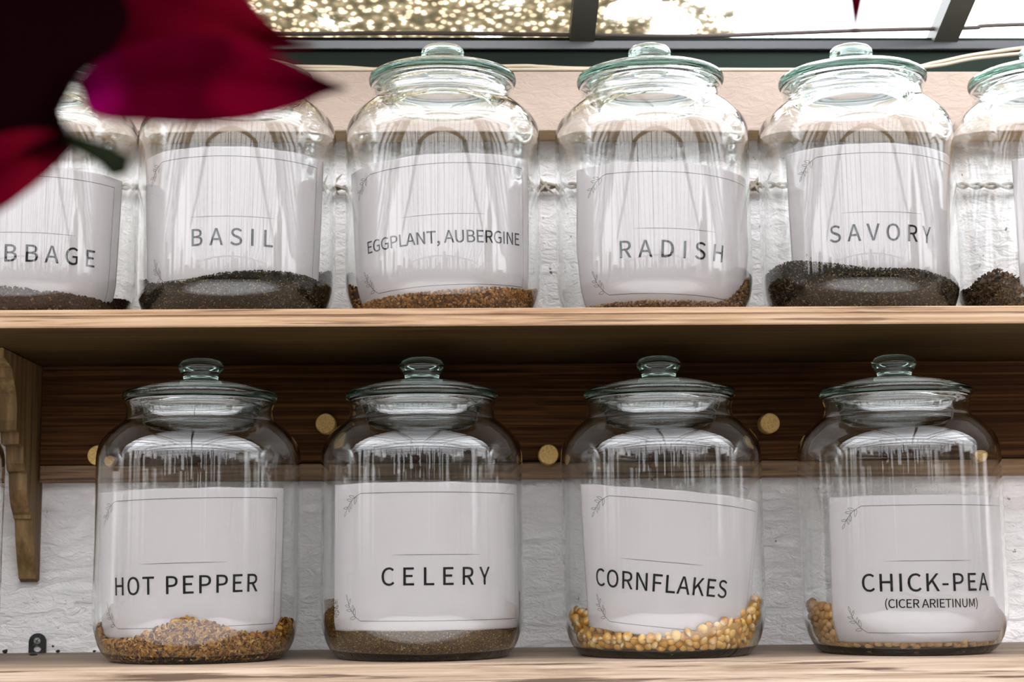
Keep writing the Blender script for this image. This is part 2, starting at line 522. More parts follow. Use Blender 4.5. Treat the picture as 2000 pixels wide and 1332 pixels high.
# carved scroll bracket under the upper shelf at the left
prof = [(-0.0005, ZU - UTH - 0.0005), (-0.150, ZU - UTH - 0.0005), (-0.150, 0.268), (-0.120, 0.262), (-0.1165, 0.2535), (-0.112, 0.250), (-0.103, 0.240), (-0.099, 0.228), (-0.0985, 0.216),
        (-0.101, 0.207), (-0.0905, 0.2055), (-0.0900, 0.1945), (-0.0720, 0.1940), (-0.0722, 0.186), (-0.0705, 0.178), (-0.0665, 0.1712), (-0.0580, 0.1698), (-0.0580, 0.1620),
        (-0.0568, 0.1540), (-0.0540, 0.1460), (-0.0495, 0.1390), (-0.0435, 0.1335), (-0.0385, 0.1312), (-0.0380, 0.1275), (-0.0325, 0.1266), (-0.0312, 0.118), (-0.0282, 0.106), (-0.0225, 0.092), (-0.0155, 0.078), (-0.0130, 0.071), (-0.0060, 0.0675), (-0.0005, 0.0690)]
bx0, bx1 = -0.4505, -0.4335
bm = bmesh.new()
va = [bm.verts.new((bx0, y, z)) for y, z in prof]; vb = [bm.verts.new((bx1, y, z)) for y, z in prof]
bm.faces.new(va); bm.faces.new(vb[::-1])
for i in range(len(prof)):
    j = (i + 1) % len(prof)
    bm.faces.new((va[i], vb[i], vb[j], va[j]))
bmesh.ops.bevel(bm, geom=[e_ for e_ in bm.edges if abs(e_.verts[0].co.x - e_.verts[1].co.x) < 1e-6], offset=0.0007, segments=1, affect='EDGES')
br = bm_obj('shelf_bracket', bm, M['bracket'])
tag(br, 'carved wooden scroll bracket holding the upper shelf at the left', 'bracket')

# small black iron tab with a screw behind the lower shelf
tb = empty('metal_tab', (-0.4332, 0, 0.0))
tag(tb, 'small black iron tab screwed to the white wall above the lower shelf', 'bracket')
bm = bmesh.new()
out = [(-0.0083, 0.0002), (-0.0083, 0.0105)] + [(-0.0083 * math.cos(a), 0.0105 + 0.0083 * math.sin(a)) for a in np.linspace(0.2, math.pi - 0.2, 11)] + [(0.0083, 0.0105), (0.0083, 0.0002)]
hole = [(0.0036 * math.cos(a), 0.0038 + 0.0030 * math.sin(a)) for a in np.linspace(0, 2 * math.pi, 16, endpoint=False)]
tri = tessellate_polygon([[Vector((p[0], p[1], 0)) for p in out], [Vector((p[0], p[1], 0)) for p in hole]])
allp = out + hole
vs0 = [bm.verts.new((p[0], -0.0006, p[1])) for p in allp]
for f_ in tri:
    try: bm.faces.new([vs0[i] for i in f_])
    except ValueError: pass
r_ = bmesh.ops.extrude_face_region(bm, geom=bm.faces[:])
for v in r_['geom']:
    if isinstance(v, bmesh.types.BMVert): v.co.y -= 0.0022
bm_obj('plate', bm, M['black_iron'], tb)
V, F = lathe([(0, 0), (0.0036, 0), (0.0036, 0.0006), (0.0028, 0.0014), (0, 0.0016)], 24)
sc = fix_normals(mesh_obj('screw', [(a, -0.0027 - c, 0.0112 + b) for a, b, c in V], F, M['screw'], tb, smooth=False))
for a in (0.5, 0.5 + math.pi / 2):
    b_ = box_bm(-0.0022, 0.0022, -0.0046, -0.0040, -0.0004, 0.0004)
    bmesh.ops.rotate(b_, verts=b_.verts, cent=(0, 0, 0), matrix=Matrix.Rotation(a, 3, 'Y'))
    bmesh.ops.translate(b_, verts=b_.verts, vec=(0, 0, 0.0112))
    bm_obj('slot', b_, M['black_iron'], sc)

# crumbs of soil on the lower shelf
for i, (x, y, s, lab) in enumerate(((-0.462, -0.008, 0.0024, 'round dark crumb against the wall left of the iron tab'), (-0.4655, -0.060, 0.0022, 'flat dark crumb on the lower shelf at the far left'), (-0.4125, -0.006, 0.0018, 'dark crumb at the wall just right of the iron tab'),
                         (-0.3775, -0.006, 0.0014, 'tiny dark crumb at the wall beside the HOT PEPPER jar'), (-0.4235, -0.055, 0.0020, 'long dark crumb on the lower shelf before the iron tab'))):
    bm = bmesh.new(); bmesh.ops.create_icosphere(bm, subdivisions=2, radius=s)
    for v in bm.verts:
        v.co *= 1 + 0.5 * mnoise.noise(v.co * 700 + Vector((i * 9, 0, 0)))
        v.co.x *= 1.9 if i in (1, 4) else 1.1
        v.co.z *= 0.5 if i in (1, 4) else 0.8
    zm = min(v.co.z for v in bm.verts)
    bmesh.ops.translate(bm, verts=bm.verts, vec=(x, y, -zm + 0.0001))
    tag(bm_obj('soil_crumb', bm, M['crumb'], smooth=True), lab, 'crumb', 'soil crumbs on the lower shelf')

# cables and wire
YC = -0.0375
tag(tube('power_cable', spline([(-1.5, YC, 0.5735), (-0.35, YC, 0.573), (-0.16, YC, 0.5728), (-0.093, YC, 0.5702), (0.03, YC, 0.5737), (0.058, YC, 0.5730), (0.10, YC, 0.5712), (0.234, YC, 0.5701), (0.315, YC, 0.5700), (0.42, YC, 0.5712), (0.457, YC, 0.5775), (0.505, YC, 0.5870), (0.60, -0.034, 0.598), (0.8, -0.03, 0.602), (1.5, -0.03, 0.598)], 14), 0.0019, M['cable']),
    'cream cable along the ledge, the higher one where two climb at right', 'cable')
tag(tube('power_cable', spline([(-0.25, YC - 0.001, 0.5696), (-0.1, YC - 0.001, 0.5695), (0.06, YC - 0.001, 0.5699), (0.15, YC - 0.001, 0.5695), (0.30, YC - 0.001, 0.5695), (0.41, YC - 0.0025, 0.5698), (0.457, YC - 0.0025, 0.5735), (0.505, YC - 0.0025, 0.5822), (0.60, -0.036, 0.590), (0.8, -0.03, 0.588), (1.5, -0.03, 0.58)], 14), 0.0017, M['cable']),
    'cream cable resting on the ledge edge, the lower one at right', 'cable')
tag(tube('dark_cord', spline([(-1.5, -0.012, 0.616), (-0.3, -0.012, 0.6155), (-0.12, -0.012, 0.6165), (0.0, -0.012, 0.6160), (0.2, -0.012, 0.6135), (0.3, -0.012, 0.6165), (0.40, -0.013, 0.620), (0.50, -0.014, 0.622), (0.62, -0.014, 0.6275), (1.5, -0.014, 0.645)], 14), 0.0021, M['cord']),
    'thin dark cord running along the bottom of the window glass', 'cord')

tw = empty('twisted_wire', (0, 0, 0.457))
tag(tw, 'rusty two-strand twisted wire strung behind the upper jars', 'wire')
for ph in (0, math.pi):
    pts = []
    for i in range(900):
        x = -0.75 + 1.6 * i / 899
        a = x * 2 * math.pi / 0.036 + ph
        amp = 0.0021
        pts.append((x, -0.010 + amp * math.cos(a), 0.0008 * math.sin(x * 9) + amp * math.sin(a)))
    tube('strand', pts, 0.0017, M['wire'], tw, 7)
for (x, s) in ((-0.152, 1), (0.0605, -1), (0.272, 1)):
    for k_, (dx, dz) in enumerate(((0.010, 0.012), (-0.009, -0.008), (0.007, -0.009))):
        tube('barb', [(x - dx * 0.25 * s, -0.012, -dz * 0.25), (x + 0.001, -0.0145, 0.0), (x + dx * 0.5 * s, -0.015, dz * 0.55), (x + dx * s, -0.014, dz)], 0.0015, M['wire'], tw, 7, [0.0016, 0.0018, 0.0014, 0.0005])
    tube('wrap', [(x + 0.0045 * math.sin(i * 0.2) * 0 + (i - 12) * 0.0003, -0.010 + 0.0042 * math.cos(i * 0.8), 0.0042 * math.sin(i * 0.8)) for i in range(25)], 0.0013, M['wire'], tw, 7)

# ------------------------------------------------------------------ jars
JAR_OUT = [(0.0, 0.0030), (0.040, 0.0022), (0.060, 0.0006), (0.0690, 0.0), (0.0725, 0.0004), (0.0765, 0.0030), (0.0805, 0.0080), (0.0838, 0.0145), (0.0862, 0.0220), (0.0878, 0.0300), (0.0886, 0.0390), (0.0888, 0.055), (0.0885, 0.10), (0.0887, 0.150), (0.0888, 0.168),
           (0.0886, 0.1745), (0.0880, 0.1800), (0.0866, 0.1850), (0.0838, 0.1902), (0.0800, 0.1950), (0.0752, 0.1995), (0.0705, 0.2032), (0.0672, 0.2054), (0.0654, 0.2072), (0.0644, 0.2100), (0.0641, 0.2150), (0.0642, 0.2185), (0.0651, 0.2203), (0.0656, 0.2220), (0.0650, 0.2236)]
WT = 0.0024
def inner_profile():
    p = [(0.0, 0.0074), (0.050, 0.0066), (0.0660, 0.0050), (0.0708, 0.0052)]
    for r, z in JAR_OUT[5:]:
        p.append((r - WT, z + (0.0016 if z < 0.03 else (-0.0018 if 0.178 < z < 0.2080 else 0))))
    return p
JAR_IN = inner_profile()
def r_in(z):
    zs = [p[1] for p in JAR_IN[2:]]; rs = [p[0] for p in JAR_IN[2:]]
    return float(np.interp(z, zs, rs))
def jar_mesh():
    prof = JAR_OUT + [(p[0], p[1]) for p in JAR_IN[::-1]]
    return lathe(prof, 128)
LID = [(0.0, 0.2385), (0.030, 0.2368), (0.0455, 0.2325), (0.0505, 0.2270), (0.0500, 0.2190), (0.0478, 0.2085), (0.0472, 0.2052), (0.0482, 0.2042), (0.0494, 0.2050), (0.0504, 0.2085), (0.0532, 0.2175), (0.0548, 0.2225), (0.0570, 0.2240), (0.0640, 0.2243), (0.0668, 0.2250),
       (0.0677, 0.2268), (0.0679, 0.2290), (0.0673, 0.2313), (0.0655, 0.2326), (0.0600, 0.2336), (0.0480, 0.2372), (0.0350, 0.2402), (0.0220, 0.2422), (0.0150, 0.2432), (0.0, 0.2432)]
KNOB = [(0.0, 0.2433), (0.0150, 0.2433), (0.0152, 0.2450), (0.0158, 0.2475), (0.0180, 0.2505), (0.0196, 0.2530), (0.0200, 0.2552), (0.0193, 0.2580), (0.0170, 0.2604), (0.0130, 0.2620), (0.0070, 0.2628), (0.0, 0.2630)]
_jm = {}
def jar(name_label, x, y, z, rz=0.0, lid_turn=0.0, has_base=True):
    root = empty('seed_jar', (x, y, z))
    tag(root, name_label, 'jar', 'glass seed jars on the two shelves')
    def part(nm, prof_fn, mat, parent, smooth=True):
        if nm not in _jm:
            V, F = prof_fn()
            o = fix_normals(mesh_obj(nm, V, F, mat, parent, smooth))
            _jm[nm] = o.data
            return o
        return link(bpy.data.objects.new(nm, _jm[nm]), parent)
    part('jar_body', jar_mesh, M['glass'], root)
    ld = part('jar_lid', lambda: lathe(LID, 112), M['lid'], root)
    part('lid_knob', lambda: lathe(KNOB, 64), M['lid'], ld)
    ld.rotation_euler = (R(lid_turn), 0, 0)
    return root

GLYPH = json.loads(r'''{"A":[212,[[1,0,34,0,59,78,153,78,177,0,211,0,124,257,88,257],[67,104,79,144,86,165,93,187,99,208,105,230,106,230,113,208,119,187,125,165,132,144,145,104]]],"B":[230,[[35,0,117,0,156,5,187,19,207,42,214,75,210,99,200,117,183,129,162,137,162,138,178,147,190,159,197,176,200,194,193,223,175,242,147,253,111,257,35,257],[68,148,68,231,107,231,134,229,153,222,164,209,168,190,164,172,153,159,134,151,106,148],[68,26,68,123,112,123,142,120,164,111,178,97,182,76,178,54,164,38,142,29,112,26]]],"C":[223,[[132,-5,155,-2,176,5,195,17,211,32,193,53,180,41,166,32,151,26,133,24,100,31,75,52,59,85,54,129,59,172,76,205,101,226,134,233,150,231,164,226,176,219,187,209,204,230,192,242,175,252,156,259,134,261,89,252,53,226,29,184,20,128,29,72,52,31,88,4]]],"D":[240,[[35,0,101,0,152,9,190,34,212,75,220,129,212,184,189,224,152,248,99,257,35,257],[68,27,68,230,97,230,136,224,165,204,181,172,187,129,181,86,165,54,136,34,97,27]]],"E":[206,[[35,0,187,0,187,28,68,28,68,121,165,121,165,149,68,149,68,229,183,229,183,257,35,257]]],"G":[241,[[136,-5,161,-2,182,4,201,13,215,25,215,133,131,133,131,106,186,106,186,39,177,33,165,28,153,25,139,24,103,31,76,52,59,85,54,129,60,172,77,205,104,226,139,233,157,231,171,226,184,218,194,209,212,230,199,241,183,251,162,258,138,261,91,252,54,226,29,184,20,128,29,72,53,31,90,4]]],"F":[193,[[35,0,68,0,68,115,166,115,166,143,68,143,68,229,183,229,183,257,35,257]]],"H":[254,[[35,0,68,0,68,121,187,121,187,0,220,0,220,257,187,257,187,149,68,149,68,257,35,257]]],"I":[102,[[35,0,68,0,68,257,35,257]]],"K":[226,[[35,0,68,0,68,81,112,134,189,0,225,0,132,159,213,257,176,257,68,128,68,128,68,257,35,257]]],"L":[190,[[35,0,180,0,180,28,68,28,68,257,35,257]]],"M":[284,[[35,0,64,0,64,142,64,160,63,180,62,200,60,218,62,218,82,159,131,26,153,26,201,159,222,218,223,218,222,200,220,180,219,160,219,142,219,0,249,0,249,257,210,257,161,119,157,106,152,93,148,79,143,66,142,66,137,79,133,93,128,106,123,119,74,257,35,257]]],"N":[253,[[35,0,66,0,66,135,65,155,64,175,63,195,62,215,63,215,91,162,185,0,218,0,218,257,187,257,187,123,187,103,188,82,190,62,192,42,190,42,162,95,68,257,35,257]]],"O":[259,[[130,-5,174,5,209,31,231,74,239,129,231,185,209,226,174,252,130,261,86,252,51,226,28,185,20,129,28,74,51,31,86,5],[130,24,98,31,74,52,59,86,54,129,59,172,74,205,98,226,130,233,161,226,185,205,201,172,206,129,201,86,185,52,161,31]]],"P":[221,[[35,0,68,0,68,102,110,102,148,107,178,121,198,146,204,181,198,217,178,240,148,253,109,257,35,257],[68,129,68,230,104,230,134,228,155,220,168,205,172,181,168,158,156,141,135,132,106,129]]],"R":[222,[[68,135,68,230,111,230,137,228,157,220,169,206,173,185,169,163,157,147,137,138,111,135],[176,0,213,0,147,112,171,122,189,137,201,158,205,185,199,219,180,241,152,253,116,257,35,257,35,0,68,0,68,109,114,109]]],"S":[208,[[106,-5,143,1,170,17,188,40,194,68,190,93,178,112,162,126,141,137,104,153,89,159,75,168,65,180,62,196,65,211,75,223,90,230,110,233,127,231,142,226,156,219,168,209,185,230,170,242,152,252,132,259,110,261,77,256,52,242,35,221,29,193,34,169,46,150,63,137,81,127,118,111,135,103,148,94,157,82,161,65,157,48,146,35,130,27,107,24,87,26,68,33,51,43,36,56,17,33,35,18,56,6,80,-2]]],"T":[209,[[89,0,121,0,121,229,199,229,199,257,11,257,11,229,89,229]]],"U":[252,[[126,-5,163,1,192,20,211,54,218,106,218,257,187,257,187,105,183,66,170,41,150,28,126,24,103,28,84,41,71,66,67,105,67,257,34,257,34,106,41,54,61,20,90,1]]],"V":[201,[[82,0,120,0,201,257,168,257,127,118,121,96,115,75,109,55,102,33,101,33,94,55,88,75,82,96,76,118,34,257,0,257]]],"X":[200,[[6,0,40,0,77,69,82,79,87,89,92,100,98,111,99,111,121,69,159,0,195,0,120,131,190,257,156,257,121,191,117,182,113,173,108,164,103,153,102,153,96,164,91,173,86,182,82,191,47,257,11,257,81,133]]],"Y":[186,[[77,0,109,0,109,99,186,257,153,257,120,184,114,170,107,156,101,142,94,128,92,128,86,142,80,156,73,170,67,184,34,257,0,257,77,99]]],"-":[121,[[16,86,106,86,106,110,16,110]]],"(":[118,[[84,-69,103,-60,84,-21,70,21,62,64,59,109,62,153,70,197,84,238,103,277,84,286,62,246,46,204,36,158,32,109,36,59,46,14,62,-29]]],")":[118,[[35,-69,56,-29,72,14,83,59,86,109,83,158,72,204,56,246,35,286,15,277,34,238,49,197,57,153,60,109,57,64,49,21,34,-21,15,-60]]],",":[97,[[26,-67,48,-54,64,-38,74,-17,77,7,76,22,70,34,62,42,50,44,41,43,33,38,28,31,26,22,28,12,33,5,41,1,50,-1,54,0,51,-15,44,-28,33,-39,19,-48]]]}''')
CAP = 257.0
def text_tris(s, cap_mm, width_mm, u0, v0):
    """flat lettering in label millimetres, centred on u0, baseline v0, tracked out to width_mm"""
    sc_ = cap_mm / CAP
    adv = [(GLYPH[c][0] if c != ' ' else 85) * sc_ for c in s]
    xmin = min(p for p in GLYPH[s[0]][1][0][::2]) * sc_
    xmax = max(p for q in GLYPH[s[-1]][1] for p in q[::2]) * sc_
    nat = sum(adv[:-1]) + xmax - xmin
    trk = (width_mm - nat) / (len(s) - 1)
    x = u0 - width_mm / 2 - xmin
    bm = bmesh.new()
    for c, ad in zip(s, adv):
        if c != ' ':
            polys = []
            for q in GLYPH[c][1]:
                P = [np.array((q[i], q[i + 1]), float) for i in range(0, len(q), 2)]
                P = [p for k_, p in enumerate(P) if np.linalg.norm(p - P[k_ - 1]) > 5.0]
                n = len(P); Q = []
                for i in range(n):
                    a_, b_, c_ = P[i - 1], P[i], P[(i + 1) % n]
                    d1 = (b_ - a_) / (np.linalg.norm(b_ - a_) + 1e-9); d2 = (c_ - b_) / (np.linalg.norm(c_ - b_) + 1e-9)
                    n1 = np.array((d1[1], -d1[0])); n2 = np.array((d2[1], -d2[0]))
                    m_ = n1 + n2; l_ = m_ @ n1
                    m_ = m_ / max(l_, 0.75)
                    Q.append(b_ + m_ * 2.3)
                polys.append([Vector((x + p[0] * sc_, v0 + p[1] * sc_, 0)) for p in Q])
            # split separate outlines: outer ones are counter-clockwise
            def area(p): return sum(p[i - 1].x * p[i].y - p[i].x * p[i - 1].y for i in range(len(p)))
            outer = [p for p in polys if area(p) > 0]; holes = [p for p in polys if area(p) <= 0]
            for k_, op in enumerate(outer):
                group = [op] + (holes if k_ == 0 else [])
                flat = [p for g in group for p in g]
                vs = [bm.verts.new(p) for p in flat]
                for tr_ in tessellate_polygon(group):
                    try: bm.faces.new([vs[i] for i in tr_])
                    except ValueError: pass
        x += ad + trk
    x0 = u0 - width_mm / 2; 
    for k_ in range(int(width_mm / 2.5) + 1):
        g = bm.verts[:] + bm.edges[:] + bm.faces[:]
        bmesh.ops.bisect_plane(bm, geom=g, plane_co=(x0 + k_ * 2.5, 0, 0), plane_no=(1, 0, 0))
    for k_ in range(int(cap_mm * 1.4 / 1.8) + 1):
        g = bm.verts[:] + bm.edges[:] + bm.faces[:]
        bmesh.ops.bisect_plane(bm, geom=g, plane_co=(0, v0 - 0.2 * cap_mm + k_ * 1.8, 0), plane_no=(0, 1, 0))
    bm.verts.index_update()
    V = [(v.co.x, v.co.y) for v in bm.verts]; F = [[v.index for v in f_.verts] for f_ in bm.faces]
    bm.free()
    return V, F

def ribbon(pts, w, taper=False, step=3.0):
    """polyline in label mm -> thin quad strip"""
    P = [np.array(pts[0], float)]
    for a_, b_ in zip(pts[:-1], pts[1:]):
        a_, b_ = np.array(a_, float), np.array(b_, float)
        n = max(1, int(np.linalg.norm(b_ - a_) / step))
        P += [a_ + (b_ - a_) * (i + 1) / n for i in range(n)]
    V, F = [], []
    n = len(P)
    for i in range(n):
        d = P[min(i + 1, n - 1)] - P[max(i - 1, 0)]
        d = d / (np.linalg.norm(d) + 1e-9)
        nn = np.array((-d[1], d[0]))
        ww = w * (min(1.0, 0.25 + 4 * min(i, n - 1 - i) / n) if taper else 1.0)
        V += [tuple(P[i] + nn * ww / 2), tuple(P[i] - nn * ww / 2)]
    for i in range(n - 1): F.append((2 * i, 2 * i + 1, 2 * i + 3, 2 * i + 2))
    return V, F

def merge(parts):
    V, F = [], []
    for v, f_ in parts:
        o = len(V); V += v; F += [tuple(i + o for i in q) for q in f_]
    return V, F

def sprig(base, direction, flip):
    """leaf sprig in line drawing: stem from the border's end outwards"""
    parts = []
    bx, by = base
    ang = direction
    stem = []
    for i in range(13):
        t_ = i / 12
        aa = ang + flip * 0.40 * (t_ - 0.3)
        stem.append((bx + 22 * t_ * math.cos(aa), by + 22 * t_ * math.sin(aa)))
    parts.append(ribbon(stem, 0.42, step=5))
    for i in (3, 4, 6, 7, 9, 10, 12):
        p = stem[i]; d = math.atan2(stem[i][1] - stem[i - 1][1], stem[i][0] - stem[i - 1][0])
        for side in ((1, -1) if i < 12 else (0,)):
            if i % 2 and side == -1 and i < 12: continue
            if i % 2 == 0 and side == 1 and i < 12: continue
            a2 = d + side * 0.85
            L_ = (7.6 - 0.22 * i) if side else 5.0
            loop = []
            for q in range(13):
                s_ = q / 6 if q <= 6 else 2 - q / 6
                wv = math.sin(math.pi * min(1, s_) ** 0.8) * 0.16 * L_ * (1 if q <= 6 else -1)
                loop.append((p[0] + math.cos(a2) * s_ * L_ - math.sin(a2) * wv, p[1] + math.sin(a2) * s_ * L_ + math.cos(a2) * wv))
            parts.append(ribbon(loop, 0.36, step=9))
    return merge(parts)

def make_label(root, lines, thc, zc, tilt, rt, rb, W_=195.0, H_=122.0, wob=0.0, seed=0, clr=0.0007):
    """paper wrapped round the inside of the glass. rt/rb: radius at top and bottom; mm in, metres out"""
    rot = R(tilt); ca, sa = math.cos(rot), math.sin(rot)
    rr_ = random.Random(seed)
    ph = [rr_.uniform(0, 6.28) for _ in range(4)]
    def place(u, v, off):
        uu, vv = u * ca - v * sa, u * sa + v * ca
        z_ = zc + vv / 1000
        f_ = min(1, max(0, 0.5 + v / H_))
        r_ = rb + (rt - rb) * f_
        r_ -= wob * (0.5 + 0.5 * math.sin(u * 0.045 + ph[0] + v * 0.02)) * (0.3 + 0.7 * abs(2 * f_ - 1))
        r_ = min(r_, r_in(max(z_, 0.008)) - 0.0007 - (clr - 0.0007) * (lambda s_: s_ * s_ * (3 - 2 * s_))(min(1.0, max(0.0, (0.075 - z_) / 0.045))))
        th = R(thc) + uu / 1000 / 0.084
        r2 = r_ + off
        return (r2 * math.sin(th), -r2 * math.cos(th), z_)
    nu, nv = 84, 90
    V, F = [], []
    for i in range(nu + 1):
        for j in range(nv + 1):
            u = -W_ / 2 + W_ * i / nu; v = -H_ / 2 + H_ * j / nv
            if j in (0, nv): v += 0.35 * math.sin(u * 0.13 + ph[1]) * math.sin(u * 0.031 + ph[2])
            V.append(place(u, v, 0))
    for i in range(nu):
        for j in range(nv):
            a_ = i * (nv + 1) + j
            F.append((a_, a_ + nv + 1, a_ + nv + 2, a_ + 1))
    lab = mesh_obj('paper_label', V, F, M['paper'], root, smooth=True)
    so = lab.modifiers.new('thickness', 'SOLIDIFY'); so.thickness = 0.00025; so.offset = -1 if False else 1
    so.offset = 0.0
    def add(nm, VF, mat, off=0.00042):
        if VF[1]: mesh_obj(nm, [place(u, v, off) for u, v in VF[0]], VF[1], mat, lab)
    for ln in lines:
        add('lettering', text_tris(*ln), M['ink'])
    hw, hh = W_ / 2, H_ / 2
    L_, T_, Rr, B_ = -hw + 33.5, hh - 8.5, hw - 11.5, -hh + 8.0
    add('border_line', merge([ribbon([(L_, T_), (Rr, T_)], 0.5), ribbon([(Rr, T_), (Rr, B_)], 0.42), ribbon([(Rr, B_), (L_, B_)], 0.5)]), M['ink_thin'])
    u0, v0 = (lines[0][3], lines[0][4] + 25.0) if lines else (0, 0)
    if lines: add('divider_line', ribbon([(u0 - 37, v0), (u0 + 37, v0)], 0.45, taper=True, step=2.5), M['ink_thin'])
    add('leaf_sprig', sprig((L_, T_), math.pi + 0.46, 1), M['ink_sprig'])
    add('leaf_sprig', sprig((L_, B_), math.pi - 0.60, -1), M['ink_sprig'])
    return lab

# ------------------------------------------------------------------ contents
def tmpl(kind):
    bm = bmesh.new()
    if kind == 'ball':
        bmesh.ops.create_icosphere(bm, subdivisions=1, radius=1.0)
        for v in bm.verts: v.co.z *= 0.92
    elif kind == 'flake':
        bmesh.ops.create_uvsphere(bm, u_segments=8, v_segments=4, radius=1.0)
        for v in bm.verts:
            v.co.z *= 0.22; v.co.x *= 1.0 + 0.15 * v.co.y
            v.co.z += 0.18 * v.co.x * v.co.x
    elif kind == 'grain':
        bmesh.ops.create_uvsphere(bm, u_segments=5, v_segments=4, radius=1.0)
        for v in bm.verts: v.co.x *= 0.42; v.co.y *= 0.42
    elif kind == 'sliver':
        bmesh.ops.create_uvsphere(bm, u_segments=6, v_segments=5, radius=1.0)
        for v in bm.verts: v.co.x *= 0.40; v.co.y *= 0.20
    bm.verts.index_update()
    V = np.array([v.co[:] for v in bm.verts]); F = [[v.index for v in f_.verts] for f_ in bm.faces]
    bm.free()
    return V, F

def wall_h(prof_deg_mm, th):
    """height of the heap against the glass at angle th (deg, 0 faces the room)"""
    p = sorted(prof_deg_mm)
    xs = [p[-1][0] - 360] + [a_[0] for a_ in p] + [p[0][0] + 360]; ys = [p[-1][1]] + [a_[1] for a_ in p] + [p[0][1]]
    return float(np.interp((th + 180) % 360 - 180, xs, ys)) / 1000

def heap_z(prof, crown, r_, th, rmax):
    f_ = min(1.0, r_ / rmax)
    s_ = f_ ** 2.2
    return wall_h(prof, th) * s_ + crown / 1000 * (1 - s_)

def heap_core(prof, crown, inset):
    """solid body of the heap, fitted to the inside of the jar"""
    nT = 120; V, F = [], []
    rings = []
    zb = [0.0100, 0.0150, 0.022, 0.03]
    for f_ in (0.15, 0.35, 0.55, 0.75, 0.9, 1.0):
        ring = []
        for k_ in range(nT):
            th = 360 * k_ / nT
            rm = r_in(max(0.0058, wall_h(prof, th))) - 0.0008 - inset
            z_ = heap_z(prof, crown, f_ * rm, th, rm) - inset
            z_ = max(z_, 0.0079)
            ring.append(len(V)); V.append((f_ * rm * math.sin(R(th)), -f_ * rm * math.cos(R(th)), z_))
        rings.append(ring)
    for s_ in (0.66, 0.33, 0.0):
        ring = []
        for k_ in range(nT):
            th = 360 * k_ / nT
            h_ = max(0.0080, wall_h(prof, th) - inset)
            z_ = 0.0077 + (h_ - 0.0077) * s_
            rm = r_in(z_) - 0.0008 - inset
            ring.append(len(V)); V.append((rm * math.sin(R(th)), -rm * math.cos(R(th)), z_))
        rings.append(ring)
    for A, B in zip(rings[:-1], rings[1:]):
        for k_ in range(nT):
            k2 = (k_ + 1) % nT
            F.append((A[k_], B[k_], B[k2], A[k2]))
    F.append(tuple(rings[0])); F.append(tuple(rings[-1])[::-1])
    return V, F

def rot_mats(n):
    q = RNG.normal(size=(n, 4)); q /= np.linalg.norm(q, axis=1)[:, None]
    w, x, y, z = q.T
    return np.stack([np.stack([1 - 2 * (y * y + z * z), 2 * (x * y - z * w), 2 * (x * z + y * w)], 1),
                     np.stack([2 * (x * y + z * w), 1 - 2 * (x * x + z * z), 2 * (y * z - x * w)], 1),
                     np.stack([2 * (x * z - y * w), 2 * (y * z + x * w), 1 - 2 * (x * x + y * y)], 1)], 1)

def seed_heap(x, y, z, prof, crown, kind, size, n_wall, n_top, stops, core_col, label, rough=0.55, tangent=0.0):
    name = 'seed_heap'
    TV, TF = tmpl(kind)
    inset = size * 0.9
    CV, CF = heap_core(prof, crown, inset)
    pts = []
    ths = RNG.uniform(-120, 120, n_wall * 2)
    for th in ths:
        h_ = wall_h(prof, th)
        if RNG.uniform() > h_ / 0.05 and h_ < 0.05: continue
        z_ = RNG.uniform(0.0050, max(0.0066, h_ + 0.3 * size))
        rm = r_in(z_) - 0.0006 - size * RNG.uniform(0.55, 1.1)
        pts.append((rm * math.sin(R(th)), -rm * math.cos(R(th)), z_))
    for _ in range(n_top):
        th = RNG.uniform(-180, 180); f_ = math.sqrt(RNG.uniform())
        rm = r_in(max(0.0058, wall_h(prof, th))) - 0.0008 - size
        z_ = heap_z(prof, crown, f_ * rm, th, rm) + RNG.normal() * size * 0.25
        pts.append((f_ * rm * math.sin(R(th)), -f_ * rm * math.cos(R(th)), max(z_, 0.0058)))
    P = np.array(pts); n = len(P)
    RM = rot_mats(n)
    sz = size * RNG.uniform(0.75, 1.2, n)
    SV = np.einsum('nij,kj->nki', RM, TV) * sz[:, None, None] + P[:, None, :]
    nv = len(TV)
    verts = CV + [tuple(v) for v in SV.reshape(-1, 3)]
    faces = list(CF); mi = [1] * len(CF)
    base = len(CV)
    for i in range(n):
        o = base + i * nv
        faces += [[a_ + o for a_ in q] for q in TF]
    mi += [0] * (n * len(TF))
    o = mesh_obj(name, verts, faces, [seed_mat('seeds_' + label.split()[0], stops, rough), plain('heap_core', core_col, 0.9)], None, smooth=True, midx=mi)
    o.location = (x, y, z)
    tag(o, label, 'seeds', kind='stuff')
    return o

UX = {'cab': -0.4055, 'bas': -0.2258, 'egg': -0.0394, 'rad': 0.1524, 'sav': 0.3407, 'lst': 0.5197}
LX = {'far': -0.5165, 'hot': -0.2549, 'cel': -0.0587, 'cor': 0.1533, 'chk': 0.3661}
UY, LY = -0.156, -0.165
E0 = 0.0004
def arc(deg): return deg * math.pi / 180 * 84.0
def t_off(th_text, th_label): return arc(th_text - th_label)

